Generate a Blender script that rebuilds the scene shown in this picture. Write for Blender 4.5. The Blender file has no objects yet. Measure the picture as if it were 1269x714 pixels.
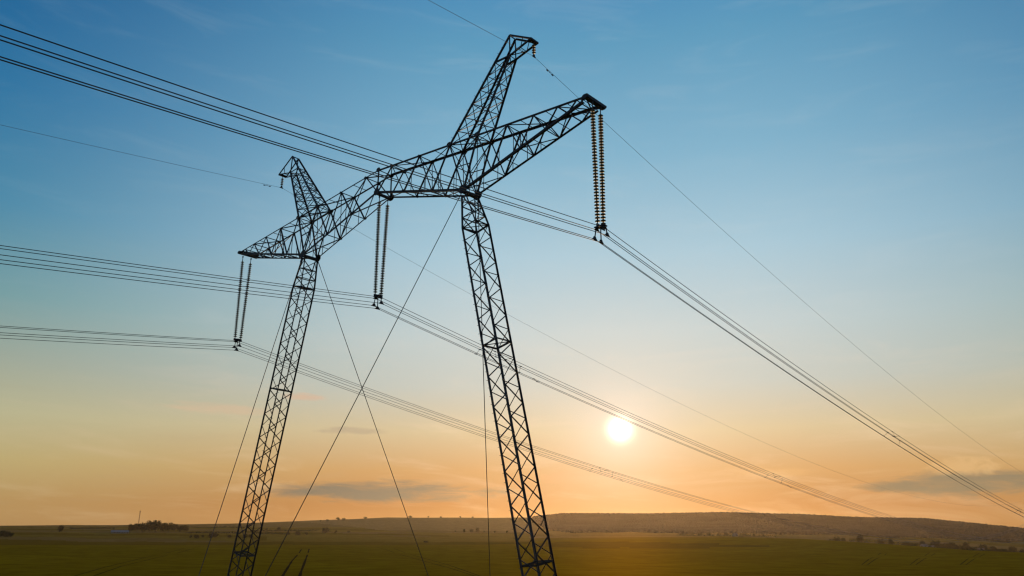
import bpy, bmesh, math, random
import numpy as np
from mathutils import Vector, Matrix

# ------------------------------------------------------------------ scene, camera, sky, sun
S = bpy.context.scene
COL = S.collection
rad = math.radians
CAM = Vector((38.074, -29.262, 10.211))
YAW, PITCH, ROLL, FPX, PW, PH = rad(-42.16), rad(17.786), rad(0.1355), 955.8, 1269.0, 714.0
fwd = Vector((math.sin(YAW) * math.cos(PITCH), math.cos(YAW) * math.cos(PITCH), math.sin(PITCH)))
rgt0 = Vector((math.cos(YAW), -math.sin(YAW), 0))
up0 = rgt0.cross(fwd)
rgt = rgt0 * math.cos(ROLL) + up0 * math.sin(ROLL)
upv = -rgt0 * math.sin(ROLL) + up0 * math.cos(ROLL)
cam_data = bpy.data.cameras.new('camera')
cam_data.sensor_width = 36.0
cam_data.lens = FPX / PW * 36.0
cam_data.clip_start = 0.1
cam_data.clip_end = 60000
cam = bpy.data.objects.new('camera', cam_data)
cam.matrix_world = Matrix(((rgt.x, upv.x, -fwd.x, CAM.x), (rgt.y, upv.y, -fwd.y, CAM.y),
                           (rgt.z, upv.z, -fwd.z, CAM.z), (0, 0, 0, 1)))
COL.objects.link(cam)
S.camera = cam


def ray(px, py):
    d = rgt * ((px - PW / 2) / FPX) + upv * ((PH / 2 - py) / FPX) + fwd
    return d.normalized()


def azel(px, py):
    d = ray(px, py)
    return math.atan2(d.x, d.y), math.asin(d.z)


SUN_DIR = ray(768.5, 532)
SUN_AZ, SUN_EL = math.atan2(SUN_DIR.x, SUN_DIR.y), math.asin(SUN_DIR.z)

S.view_settings.view_transform = 'Standard'
S.view_settings.look = 'None'
S.view_settings.exposure = 0.0
S.view_settings.gamma = 1.0
S.view_settings.use_curve_mapping = False
S.cycles.max_bounces = 6
S.cycles.volume_bounces = 1
S.cycles.use_denoising = True
S.cycles.denoising_input_passes = 'RGB_ALBEDO_NORMAL'
S.cycles.denoising_prefilter = 'ACCURATE'
S.cycles.sample_clamp_indirect = 2.0
S.cycles.filter_width = 1.3


def lin(c):
    c = c / 255.0
    return c / 12.92 if c <= 0.04045 else ((c + 0.055) / 1.055) ** 2.4


def srgb(r, g, b):
    return (lin(r), lin(g), lin(b), 1.0)


class NT:
    """small node-tree builder"""
    def __init__(s, tree):
        s.t = tree
        s.n = tree.nodes
        s.l = tree.links

    def node(s, kind, **kw):
        n = s.n.new(kind)
        for k, v in kw.items():
            setattr(n, k, v)
        return n

    def put(s, sock, v):
        if isinstance(v, bpy.types.NodeSocket):
            s.l.new(v, sock)
        else:
            sock.default_value = v

    def math(s, op, a, b=None, c=None, clamp=False):
        n = s.node('ShaderNodeMath', operation=op, use_clamp=clamp)
        s.put(n.inputs[0], a)
        if b is not None:
            s.put(n.inputs[1], b)
        if c is not None:
            s.put(n.inputs[2], c)
        return n.outputs[0]

    def vmath(s, op, a, b=None):
        n = s.node('ShaderNodeVectorMath', operation=op)
        s.put(n.inputs[0], a)
        if b is not None:
            s.put(n.inputs[1], b)
        return n.outputs['Value'] if op in ('DOT_PRODUCT', 'LENGTH', 'DISTANCE') else n.outputs['Vector']

    def mix(s, f, a, b, mode='MIX'):
        n = s.node('ShaderNodeMix', data_type='RGBA', blend_type=mode)
        s.put(n.inputs[0], f)
        s.put(n.inputs[6], a)
        s.put(n.inputs[7], b)
        return n.outputs[2]

    def ramp(s, f, stops, interp='LINEAR'):
        n = s.node('ShaderNodeValToRGB')
        cr = n.color_ramp
        cr.interpolation = interp
        while len(cr.elements) < len(stops):
            cr.elements.new(0.5)
        for e, (p, c) in zip(cr.elements, stops):
            e.position = p
            e.color = c
        s.put(n.inputs[0], f)
        return n.outputs[0]

    def smooth(s, v, a, b):
        n = s.node('ShaderNodeMapRange', interpolation_type='SMOOTHSTEP')
        s.put(n.inputs[0], v)
        n.inputs[1].default_value = a
        n.inputs[2].default_value = b
        return n.outputs[0]

    def noise(s, vec, scale, detail=3, rough=0.5, dist=0.0):
        n = s.node('ShaderNodeTexNoise')
        s.put(n.inputs['Vector'], vec)
        n.inputs['Scale'].default_value = scale
        n.inputs['Detail'].default_value = detail
        n.inputs['Roughness'].default_value = rough
        n.inputs['Distortion'].default_value = dist
        return n.outputs['Fac']


world = bpy.data.worlds.new('World')
S.world = world
world.use_nodes = True
W = NT(world.node_tree)
W.n.clear()
geo = W.node('ShaderNodeTexCoord').outputs['Generated']
D = W.vmath('NORMALIZE', geo)
sep = W.node('ShaderNodeSeparateXYZ')
W.put(sep.inputs[0], D)
el = W.math('MULTIPLY', W.math('ARCSINE', sep.outputs[2]), 180 / math.pi)       # degrees
az = W.math('MULTIPLY', W.math('ARCTAN2', sep.outputs[0], sep.outputs[1]), 180 / math.pi)
cosg = W.vmath('DOT_PRODUCT', D, tuple(SUN_DIR))
gam = W.math('MULTIPLY', W.math('ARCCOSINE', W.math('MINIMUM', cosg, 0.9999999)), 180 / math.pi)
# two elevation ramps, towards the sun and away from it (0..40 degrees)
SKY_NEAR = [(0, srgb(171, 109, 51)), (0.05, srgb(179, 109, 51)), (0.11, srgb(205, 149, 89)), (0.18, srgb(214, 191, 149)), (0.26, srgb(198, 202, 193)), (0.36, srgb(194, 209, 211)), (0.5, srgb(169, 204, 220)), (0.68, srgb(129, 182, 209)), (0.88, srgb(92, 158, 194)), (1, srgb(70, 141, 189))]
SKY_FAR = [(0, srgb(172, 137, 87)), (0.05, srgb(181, 149, 95)), (0.11, srgb(187, 172, 118)), (0.18, srgb(182, 180, 143)), (0.26, srgb(153, 165, 148)), (0.36, srgb(103, 152, 157)), (0.5, srgb(57, 132, 166)), (0.68, srgb(26, 111, 160)), (0.88, srgb(8, 91, 147)), (1, srgb(4, 80, 135))]
t_el = W.math('DIVIDE', W.math('MAXIMUM', el, 0.0), 40.0, clamp=True)
near_c = W.ramp(t_el, SKY_NEAR)
far_c = W.ramp(t_el, SKY_FAR)
daz = W.math('ABSOLUTE', W.math('SUBTRACT', az, math.degrees(SUN_AZ) - 0.0))
side = W.smooth(daz, 8.0, 52.0)
sky = W.mix(side, near_c, far_c)
# the dome darkens overhead and behind the viewer
sky = W.mix(W.smooth(el, 40.0, 85.0), sky, srgb(30, 84, 134))
sky = W.mix(W.smooth(daz, 60.0, 150.0), sky, W.mix(t_el, srgb(128, 120, 122), srgb(66, 98, 132)))


# faint high wisps and haze bands
cw = W.node('ShaderNodeCombineXYZ')
W.put(cw.inputs[0], W.math('MULTIPLY', az, 0.10))
W.put(cw.inputs[1], W.math('ADD', W.math('MULTIPLY', el, 0.55), W.math('MULTIPLY', az, 0.02)))
wn = W.noise(cw.outputs[0], 1.0, 5, 0.6, 0.6)
wlow = W.math('ADD', 0.28, W.math('MULTIPLY', W.smooth(el, 24.0, 2.0), 0.72))
wm = W.math('MULTIPLY', W.smooth(wn, 0.48, 0.78), W.math('MULTIPLY', wlow, 0.34))
sky = W.mix(wm, sky, W.mix(side, W.mix(W.smooth(el, 6.0, 18.0), srgb(246, 214, 176), srgb(214, 222, 222)), W.mix(W.smooth(el, 6.0, 18.0), srgb(210, 188, 150), srgb(140, 176, 192))))
wm2 = W.math('MULTIPLY', W.math('MULTIPLY', W.smooth(wn, 0.46, 0.22), W.smooth(el, 14.0, 3.0)), 0.24)
sky = W.mix(wm2, sky, W.mix(side, srgb(206, 166, 128), srgb(160, 142, 112)))


# thin cloud banks: ellipses in azimuth / elevation with ragged noise edges
def cloud(px, py, hw, hh, col, amount, seed, stretch=4.0, edge=(0.15, 0.75)):
    a0, e0 = azel(px, py)
    a1, _ = azel(px + hw, py)
    _, e1 = azel(px, py - hh)
    wa, we = math.degrees(abs(a1 - a0)), math.degrees(abs(e1 - e0))
    u = W.math('DIVIDE', W.math('SUBTRACT', az, math.degrees(a0)), wa)
    v = W.math('DIVIDE', W.math('SUBTRACT', el, math.degrees(e0)), we)
    comb = W.node('ShaderNodeCombineXYZ')
    W.put(comb.inputs[0], W.math('DIVIDE', az, stretch))
    W.put(comb.inputs[1], el)
    comb.inputs[2].default_value = seed
    nz = W.noise(comb.outputs[0], 1.5, 7, 0.6, 0.5)
    r2 = W.math('ADD', W.math('MULTIPLY', u, u), W.math('MULTIPLY', v, v))
    m = W.math('ADD', W.math('SUBTRACT', 1.0, r2), W.math('MULTIPLY', W.math('SUBTRACT', nz, 0.5), 2.1))
    f = W.math('MULTIPLY', W.smooth(m, edge[0], edge[1] + 0.3), amount)
    global sky
    sky = W.mix(f, sky, col)


cloud(470, 609, 175, 17, srgb(112, 106, 94), 1.0, 3.1, 6.0)
cloud(1185, 599, 150, 22, srgb(122, 114, 94), 0.9, 8.4, 5.0)
cloud(1110, 603, 60, 9, srgb(118, 108, 88), 0.8, 10.2, 4.0)
cloud(1195, 578, 60, 15, srgb(236, 194, 136), 0.4, 5.7, 1.4)
cloud(270, 507, 85, 10, srgb(222, 184, 150), 0.42, 1.3)
cloud(380, 492, 40, 6, srgb(222, 178, 146), 0.6, 2.2)
cloud(435, 534, 55, 6, srgb(176, 156, 132), 0.6, 4.4)
cloud(720, 592, 90, 9, srgb(214, 146, 92), 0.6, 6.6)
cloud(560, 598, 60, 5, srgb(206, 158, 112), 0.4, 9.1)
cloud(960, 586, 60, 8, srgb(224, 172, 108), 0.35, 12.3)
# the veiled sun and its aureole
aur = W.math('POWER', W.math('DIVIDE', 1.0, W.math('ADD', 1.0, W.math('MULTIPLY', W.math('MULTIPLY', gam, gam), 0.11))), 1.0)
sky = W.mix(W.math('MULTIPLY', aur, 0.72), sky, (1.0, 0.84, 0.72, 1))
core = W.math('POWER', 2.718, W.math('MULTIPLY', W.math('POWER', W.math('DIVIDE', gam, 0.68), 2.0), -1.0))
sunc = W.node('ShaderNodeMix', data_type='RGBA', blend_type='ADD')
W.put(sunc.inputs[0], 1.0)
W.put(sunc.inputs[6], sky)
W.put(sunc.inputs[7], W.mix(core, (0, 0, 0, 1), (3.0, 2.6, 1.9, 1)))
sky = sunc.outputs[2]
bg = W.node('ShaderNodeBackground')
W.put(bg.inputs[0], sky)
bg.inputs[1].default_value = 1.0
# physical sky, mixed in weakly
nis = W.node('ShaderNodeTexSky', sky_type='NISHITA', sun_disc=False, sun_elevation=SUN_EL, sun_rotation=SUN_AZ)
bg2 = W.node('ShaderNodeBackground')
W.put(bg2.inputs[0], nis.outputs[0])
bg2.inputs[1].default_value = 0.06
ms = W.node('ShaderNodeMixShader')
ms.inputs[0].default_value = 0.08
W.l.new(bg.outputs[0], ms.inputs[1])
W.l.new(bg2.outputs[0], ms.inputs[2])
out = W.node('ShaderNodeOutputWorld')
W.l.new(ms.outputs[0], out.inputs[0])

sun_d = bpy.data.lights.new('sun', 'SUN')
sun_d.energy = 3.0
sun_d.angle = rad(0.6)
sun_d.color = (1.0, 0.58, 0.25)
sun_o = bpy.data.objects.new('sun', sun_d)
sun_o.rotation_mode = 'QUATERNION'
sun_o.rotation_quaternion = (-SUN_DIR).to_track_quat('-Z', 'Y')
sun_o.location = (0, 0, 80)
COL.objects.link(sun_o)


# ------------------------------------------------------------------ helpers
def mat(name, color, rough=0.7, metal=0.0, var=0.0, scale=1.0, spec=0.5, trans=0.0, var2=None):
    m = bpy.data.materials.new(name)
    m.use_nodes = True
    T = NT(m.node_tree)
    b = T.n['Principled BSDF']
    b.inputs['Roughness'].default_value = rough
    b.inputs['Metallic'].default_value = metal
    b.inputs['Specular IOR Level'].default_value = spec
    b.inputs['Transmission Weight'].default_value = trans
    c = color if len(color) == 4 else tuple(color) + (1,)
    if var:
        o = T.node('ShaderNodeTexCoord').outputs['Object']
        nz = T.noise(o, scale, 4, 0.6)
        lo = tuple(x * (1 - var) for x in c[:3]) + (1,)
        hi = var2 if var2 else tuple(min(1, x * (1 + var)) for x in c[:3]) + (1,)
        T.put(b.inputs['Base Color'], T.ramp(nz, [(0.3, lo), (0.7, hi)]))
    else:
        b.inputs['Base Color'].default_value = c
    return m


def tag(o, label=None, cat=None, group=None, kind=None):
    if label:
        o['label'] = label
    if cat:
        o['category'] = cat
    if group:
        o['group'] = group
    if kind:
        o['kind'] = kind
    return o


def empty(name, loc=(0, 0, 0)):
    o = bpy.data.objects.new(name, None)
    o.location = loc
    o.empty_display_size = 0.5
    COL.objects.link(o)
    return o


class MB:
    """collects bars, tubes, plates and loose faces into one mesh"""
    def __init__(s):
        s.v, s.f = [], []

    def add(s, vs, fs):
        k = len(s.v)
        s.v += [tuple(v) for v in vs]
        s.f += [tuple(i + k for i in f) for f in fs]

    def angle(s, a, b, w, t=None, ref=None, flip=1):
        """an L-section steel angle from a to b"""
        a, b = Vector(a), Vector(b)
        d = (b - a)
        if d.length < 1e-5:
            return
        d.normalize()
        r = Vector(ref) if ref is not None else Vector((0, 0, 1))
        if abs(d.dot(r.normalized())) > 0.97:
            r = Vector((0.31, 0.95, 0.1))
        x = d.cross(r).normalized()
        y = x.cross(d).normalized()
        x *= flip
        t = t or max(0.012, w * 0.14)
        h = w / 2
        prof = [(-h, -h), (h, -h), (h, -h + t), (-h + t, -h + t), (-h + t, h), (-h, h)]
        vs = [a + x * p + y * q for p, q in prof] + [b + x * p + y * q for p, q in prof]
        fs = [(i, (i + 1) % 6, 6 + (i + 1) % 6, 6 + i) for i in range(6)]
        fs += [(5, 4, 3, 0), (3, 2, 1, 0), (6, 9, 10, 11), (6, 7, 8, 9)]
        s.add(vs, fs)

    def box(s, a, b, w, h, ref=(0, 0, 1)):
        a, b = Vector(a), Vector(b)
        d = (b - a).normalized()
        r = Vector(ref)
        if abs(d.dot(r)) > 0.97:
            r = Vector((0, 1, 0)) if abs(d.y) < 0.9 else Vector((1, 0, 0))
        x = d.cross(r).normalized() * (w / 2)
        y = x.cross(d).normalized() * (h / 2)
        q = [-x - y, x - y, x + y, -x + y]
        s.add([a + p for p in q] + [b + p for p in q],
              [(3, 2, 1, 0), (4, 5, 6, 7)] + [(i, (i + 1) % 4, 4 + (i + 1) % 4, 4 + i) for i in range(4)])

    def plate(s, c, u, v, n, su, sv, th):
        """an eight-sided gusset plate centred at c"""
        c, u, v = Vector(c), Vector(u).normalized(), Vector(v).normalized()
        nn = Vector(n).normalized() * (th / 2)
        k = [(1, .45), (.45, 1), (-.45, 1), (-1, .45), (-1, -.45), (-.45, -1), (.45, -1), (1, -.45)]
        ring = [c + u * (a * su) + v * (b * sv) for a, b in k]
        s.add([p - nn for p in ring] + [p + nn for p in ring],
              [tuple(range(7, -1, -1)), tuple(range(8, 16))] + [(i, (i + 1) % 8, 8 + (i + 1) % 8, 8 + i) for i in range(8)])

    def tube(s, pts, r, n=6, cap=True):
        pts = [Vector(p) for p in pts]
        rings = []
        x = None
        for i, p in enumerate(pts):
            d = (pts[min(i + 1, len(pts) - 1)] - pts[max(i - 1, 0)]).normalized()
            if x is None:
                ref = Vector((0, 0, 1)) if abs(d.z) < 0.9 else Vector((1, 0, 0))
                x = d.cross(ref).normalized()
            else:
                x = (x - d * x.dot(d)).normalized()
            y = d.cross(x)
            rr = r[i] if isinstance(r, (list, tuple)) else r
            rings.append([p + (x * math.cos(2 * math.pi * k / n) + y * math.sin(2 * math.pi * k / n)) * rr for k in range(n)])
        vs = [v for rg in rings for v in rg]
        fs = []
        for i in range(len(rings) - 1):
            for k in range(n):
                k2 = (k + 1) % n
                fs.append((i * n + k, i * n + k2, (i + 1) * n + k2, (i + 1) * n + k))
        if cap:
            fs.append(tuple(range(n - 1, -1, -1)))
            fs.append(tuple((len(rings) - 1) * n + k for k in range(n)))
        s.add(vs, fs)

    def lathe(s, prof, n=12, c=(0, 0, 0)):
        """profile of (radius, z) pairs turned about z"""
        c = Vector(c)
        vs, fs = [], []
        for r, z in prof:
            for k in range(n):
                a = 2 * math.pi * k / n
                vs.append(c + Vector((r * math.cos(a), r * math.sin(a), z)))
        for i in range(len(prof) - 1):
            for k in range(n):
                k2 = (k + 1) % n
                fs.append((i * n + k, (i + 1) * n + k, (i + 1) * n + k2, i * n + k2))
        fs.append(tuple(range(n)))
        fs.append(tuple((len(prof) - 1) * n + k for k in range(n - 1, -1, -1)))
        s.add(vs, fs)

    def mesh(s, name, m):
        me = bpy.data.meshes.new(name)
        me.from_pydata(s.v, [], s.f)
        for x in (m if isinstance(m, (list, tuple)) else [m]):
            me.materials.append(x)
        me.update()
        return me

    def build(s, name, m, parent=None, smooth=False):
        me = s.mesh(name, m)
        if smooth:
            me.polygons.foreach_set('use_smooth', [True] * len(me.polygons))
        return link(name, me, parent)


def link(name, me, parent=None, loc=None):
    o = bpy.data.objects.new(name, me)
    COL.objects.link(o)
    if parent is not None:
        o.parent = parent
    if loc is not None:
        o.location = loc
    return o


def lerp(a, b, t):
    return a + (b - a) * t


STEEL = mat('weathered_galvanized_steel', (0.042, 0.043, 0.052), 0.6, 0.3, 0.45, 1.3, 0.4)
WIRE = mat('aluminium_strand', (0.08, 0.075, 0.08), 0.5, 0.6)
ROPE = mat('steel_rope', (0.07, 0.065, 0.06), 0.6, 0.4)
GLASS = mat('olive_brown_glass', (0.15, 0.145, 0.115), 0.55, 0.0, 0.3, 6.0, 0.25)
CAPM = mat('cast_iron_cap', (0.05, 0.05, 0.05), 0.6, 0.5)
CONC = mat('footing_concrete', (0.32, 0.30, 0.27), 0.9, 0.0, 0.2, 3.0)

# ------------------------------------------------------------------ terrain: one sheet, polar about the viewpoint
PXC = [-350, -120, 0, 150, 300, 480, 600, 660, 700, 800, 900, 1000, 1060, 1150, 1269, 1450, 1700]
RINGS = {   # range in metres -> picture height of the land there (per column), turned into metres of elevation below
    640: [678] * 12 + [678.5, 680, 685, 690, 690],
    800: [675.5, 675.5, 675.5, 675.5, 675.5, 675.5, 675, 674, 672, 670.5, 669, 670, 672, 678, 688, 696, 696],
    1050: [671, 671, 671, 671, 671, 671, 671, 671, 668.5, 667, 666.5, 668, 672, 680, 690, 698, 698],
    1300: [665, 665, 665, 664.5, 664, 667, 668, 668, 666.5, 665.5, 665, 668, 674, 682, 691, 698, 698],
    1700: [660, 660, 660, 660, 660, 661, 663, 663, 664, 664, 664.5, 667, 671, 678, 686, 692, 692],
    2100: [656, 656, 656, 656, 656, 657, 658, 660, 661, 661, 662, 664, 667, 672, 678, 684, 684],
    2600: [653.5, 653.5, 653.2, 652.8, 652.5, 650, 650, 655, 657, 657, 658, 660, 662, 666, 671, 676, 676],
    3000: [652.2, 652.2, 652, 651.3, 649.5, 643, 642.5, 648, 650, 650, 650, 651, 653, 655, 660, 664, 664],
    3400: [651.8, 651.8, 651.6, 650.8, 648.6, 641.5, 641.8, 641.6, 637.5, 638, 636.3, 639, 642.5, 644, 656.5, 661, 661],
}
_az = [azel(x, 660)[0] for x in PXC]


def elev_tan(px, py):
    d = ray(px, py)
    return d.z / math.hypot(d.x, d.y)


_ringr = sorted(RINGS)
_ringz = [[CAM.z + r * elev_tan(PXC[i], RINGS[r][i]) for i in range(len(PXC))] for r in _ringr]
_mean = [sum(z) / len(z) for z in _ringz]
_azx = np.array([-math.pi + YAW] + _az + [math.pi + YAW])


def _hash(x, y):
    return (math.sin(x * 0.0131 + 1.7) * math.cos(y * 0.0117 - 0.6) + 0.6 * math.sin(x * 0.031 - y * 0.027 + 2.1)) * 0.5


def _cub(r0, z0, r1, z1, r):
    t = (r - r0) / (r1 - r0)
    return lerp(z0, z1, t)


def ground_polar(a, r):
    """height of the land at azimuth a, range r from the viewpoint"""
    a = (a - YAW + math.pi) % (2 * math.pi) - math.pi + YAW
    zs = [float(np.interp(a, _azx, [m] + z + [m])) for z, m in zip(_ringz, _mean)]
    rr = [0, 330, 480] + _ringr + [5000, 30000]
    zz = [0, 0, 0] + zs + [zs[-1] - 30, zs[-1] - 120]
    return float(np.interp(r, rr, zz))


def ground_z(x, y):
    dx, dy = x - CAM.x, y - CAM.y
    return ground_polar(math.atan2(dx, dy), math.hypot(dx, dy))


def ground_at(px, r):
    """a spot on the land in the direction of picture column px, r metres away"""
    a = azel(px, 660)[0]
    return Vector((CAM.x + math.sin(a) * r, CAM.y + math.cos(a) * r, ground_polar(a, r)))


def crop_material(name, c1, c2, c3, row_dir, patch=0.02, sheen=(0.34, 0.20, 0.003)):
    m = bpy.data.materials.new(name)
    m.use_nodes = True
    T = NT(m.node_tree)
    T.n.remove(T.n['Principled BSDF'])
    b = T.node('ShaderNodeBsdfDiffuse')
    gl = T.node('ShaderNodeBsdfGlossy')
    gl.inputs['Roughness'].default_value = 0.74
    gl.inputs['Color'].default_value = tuple(sheen) + (1,)
    mx = T.node('ShaderNodeMixShader')
    mx.inputs[0].default_value = 0.16
    T.l.new(b.outputs[0], mx.inputs[1])
    T.l.new(gl.outputs[0], mx.inputs[2])
    T.l.new(mx.outputs[0], T.n['Material Output'].inputs['Surface'])
    o = T.node('ShaderNodeTexCoord').outputs['Object']
    big = T.noise(o, patch, 4, 0.6)
    mp = T.node('ShaderNodeMapping')
    T.put(mp.inputs[0], o)
    mp.inputs['Rotation'].default_value = (0, 0, row_dir)
    mp.inputs['Scale'].default_value = (0.09, 0.006, 1.0)
    streak = T.noise(mp.outputs[0], 1.0, 3, 0.6)
    fine = T.noise(o, 0.085, 7, 0.72)
    c = T.ramp(big, [(0.3, c1), (0.52, c2), (0.72, c3)])
    c = T.mix(0.5, c, T.ramp(streak, [(0.35, tuple(x * 0.55 for x in c2[:3]) + (1,)), (0.65, tuple(x * 1.35 for x in c2[:3]) + (1,))]))
    mp2 = T.node('ShaderNodeMapping')
    T.put(mp2.inputs[0], o)
    mp2.inputs['Rotation'].default_value = (0, 0, row_dir + 0.9)
    mp2.inputs['Scale'].default_value = (0.010, 0.028, 1.0)
    patchy = T.noise(mp2.outputs[0], 1.0, 5, 0.62, 0.8)
    c = T.mix(T.math('MULTIPLY', T.smooth(patchy, 0.50, 0.68), 0.6), c, tuple(x * 1.45 for x in c3[:3]) + (1,))
    c = T.mix(T.math('MULTIPLY', T.smooth(patchy, 0.44, 0.30), 0.7), c, tuple(x * 0.6 for x in c1[:3]) + (1,))
    c = T.mix(0.5, c, T.ramp(fine, [(0.38, tuple(x * 0.5 for x in c2[:3]) + (1,)), (0.62, tuple(x * 1.35 for x in c3[:3]) + (1,))]))
    T.put(b.inputs['Color'], c)
    bump = T.node('ShaderNodeBump')
    bump.inputs['Strength'].default_value = 0.6
    bump.inputs['Distance'].default_value = 0.3
    T.put(bump.inputs['Height'], T.math('ADD', fine, streak))
    T.l.new(bump.outputs[0], b.inputs['Normal'])
    return m


def C(r, g, b):
    return (r, g, b, 1)


M_CROP = crop_material('green_wheat', C(.062, .058, .0030), C(.094, .084, .0035), C(.135, .114, .0045), 0.3, patch=0.012)
M_DARK = crop_material('dark_clover', C(.030, .034, .005), C(.044, .045, .006), C(.062, .058, .009), 0.9, patch=0.007)
M_MEAD = crop_material('dry_meadow', C(.065, .062, .012), C(.095, .085, .016), C(.135, .112, .022), 0.1, patch=0.006)
M_FALLOW = crop_material('pale_fallow', C(.12, .095, .045), C(.155, .12, .055), C(.20, .15, .07), 0.5, patch=0.004)
M_HILL = crop_material('hill_pasture', C(.06, .052, .024), C(.085, .073, .032), C(.125, .10, .045), 0.5, patch=0.005)

rs = [0, 15, 40, 80, 130, 190, 250, 300, 350, 400, 450, 500, 550, 600, 640, 680, 720, 760, 790, 800, 830, 870, 920, 970, 1010, 1050]
rs += list(range(1090, 3500, 36)) + [3700, 4200, 5000, 8000, 14000, 30000]
lo_a, hi_a = _az[0], _az[-1]
azs = list(np.linspace(lo_a, hi_a, 420)) + list(np.linspace(hi_a, lo_a + 2 * math.pi, 90))[1:-1]
na = len(azs)
rng = random.Random(5)
gv = [(CAM.x, CAM.y, 0.0)]
for r in rs[1:]:
    for a in azs:
        x, y = CAM.x + math.sin(a) * r, CAM.y + math.cos(a) * r
        z = ground_polar(a, r)
        if r > 900:
            z += _hash(x * 1.3, y * 1.3) * min(1.6, (r - 900) / 500)
        gv.append((x, y, z))
gf, gm = [], []
for j in range(na):
    gf.append((0, 1 + (j + 1) % na, 1 + j))
    gm.append(0)
col_of = {round(x): i for i, x in enumerate(PXC)}
az_px = np.interp(azs[:420], _az, PXC)


def land_mat(px, r):
    w = 12 * math.sin(px * 0.021) + 7 * math.sin(px * 0.057 + 1)
    if px > 655:                                   # the big field that runs to the foot of the wooded hill
        if r < 620 + w:
            return 0
        if r < 800 + w * 2:
            return 1 if px < 1010 - (r - 620) * 1.5 else 0
        if r < 1290 + w * 3 and px < 1050:
            return 2 if r > 1000 else 0
        if r < 1500 and px < 1020:
            return 3
        return 4 if px < 1050 else (1 if int(r / 260 + px * 0.004) % 2 else 4)
    if r < 800 + w:
        return 0
    if r < 1000 + w * 2:
        return 1
    if r < 1480 + w * 4 and px > 330:
        return 2
    if px < 400 + (2700 - r) * 0.11:
        k = int((r + px * 1.2 + w * 4) / 170)
        return (1, 4, 2, 1, 2, 4)[k % 6] if r < 2550 else 4
    if r < 1900:
        return 1 if (r + px) % 400 < 130 else 2
    return 3 if r > 2100 else 4


for i in range(len(rs) - 2):
    for j in range(na):
        j2 = (j + 1) % na
        a_, b_ = 1 + i * na, 1 + (i + 1) * na
        gf.append((a_ + j, a_ + j2, b_ + j2, b_ + j))
        gm.append(land_mat(az_px[j] if j < 420 else -300, 0.5 * (rs[i + 1] + rs[i + 2])))
gme = bpy.data.meshes.new('ground')
gme.from_pydata(gv, [], gf)
for m in (M_CROP, M_DARK, M_MEAD, M_FALLOW, M_HILL):
    gme.materials.append(m)
gme.polygons.foreach_set('material_index', gm)
gme.polygons.foreach_set('use_smooth', [True] * len(gf))
gme.update()
tag(link('ground', gme), kind='structure')

# flat wheel tracks: trodden ground, shade of the crop gap put into the colour
M_TRACK = mat('trodden_soil_shaded', (0.020, 0.016, 0.008), 1.0, 0, 0.3, 0.6, 0.0)
M_TRACK2 = mat('trodden_crop_shaded', (0.048, 0.040, 0.006), 1.0, 0, 0.3, 0.6, 0.0)


def pix_ground(px, py):
    """where the line of sight of a picture point meets the level near field"""
    d = ray(px, py)
    t = (0.0 - CAM.z) / d.z
    p = CAM + d * t
    return Vector((p.x, p.y, ground_z(p.x, p.y)))


def track(points, width, m):
    b = MB()
    P = []
    for (x0, y0), (x1, y1) in zip(points[:-1], points[1:]):
        p0, p1 = pix_ground(x0, y0), pix_ground(x1, y1)
        n = max(2, int((p1 - p0).length / 12))
        for k in range(n):
            P.append(p0.lerp(p1, k / n))
    P.append(pix_ground(*points[-1]))
    vs, fs = [], []
    rr = random.Random(int(points[0][0]))
    for i, p in enumerate(P):
        d = (P[min(i + 1, len(P) - 1)] - P[max(0, i - 1)])
        n = Vector((-d.y, d.x, 0)).normalized()
        w = width * (0.5 + rr.uniform(-.12, .12))
        for s_ in (-1, 1):
            q = p + n * (w * s_)
            vs.append((q.x, q.y, ground_z(q.x, q.y) + 0.02))
    for i in range(len(P) - 1):
        fs.append((2 * i, 2 * i + 1, 2 * i + 3, 2 * i + 2))
    b.add(vs, fs)
    return tag(b.build('wheel_track', m), kind='structure')


track([(346, 722), (352, 711), (362, 695), (373.5, 682.5)], 0.75, M_TRACK)
track([(369, 722), (373, 709), (379, 693), (383, 682)], 0.75, M_TRACK)
track([(464, 680), (482, 683.5), (520, 694), (560, 705), (590, 714.5), (610, 722)], 0.55, M_TRACK2)
track([(488, 681.5), (515, 689), (555, 700), (592, 713), (615, 721)], 0.55, M_TRACK2)
track([(85, 716), (130, 703), (180, 691), (228, 682)], 0.6, M_TRACK2)
track([(110, 716), (150, 702), (195, 691), (240, 682)], 0.6, M_TRACK2)
for x in (1080, 1140, 1202):
    track([(x - 12, 700), (x - 3, 693), (x + 12, 687)], 0.5, M_TRACK2)
    track([(x - 5, 700), (x + 5, 693), (x + 19, 687.5)], 0.5, M_TRACK2)

# ------------------------------------------------------------------ lattice tower
SXY = [(-1, -1), (1, -1), (1, 1), (-1, 1)]
DX = 17.5
ZT, KC, WT, WC = 31.944, 1.585, 0.63, 0.50
AX, ZL, WL = 8.22, 29.506, 0.54
ZC = 31.895


def z_up(x):
    return ZT + KC * (1 - abs(x) / DX)


def w_up(x):
    return lerp(WC, WT, abs(x) / DX)


def z_low(x):
    x = abs(x)
    return lerp(ZC, ZL, x / AX) if x <= AX else lerp(ZL, ZT - 0.12, (x - AX) / (DX - AX))


def w_low(x):
    x = abs(x)
    return lerp(0.53, WL, x / AX) if x <= AX else lerp(WL, WT, (x - AX) / (DX - AX))


tower = empty('transmission_tower')
tag(tower, 'guyed dark steel lattice pylon with two splayed legs standing in the green field', 'pylon')

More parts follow.
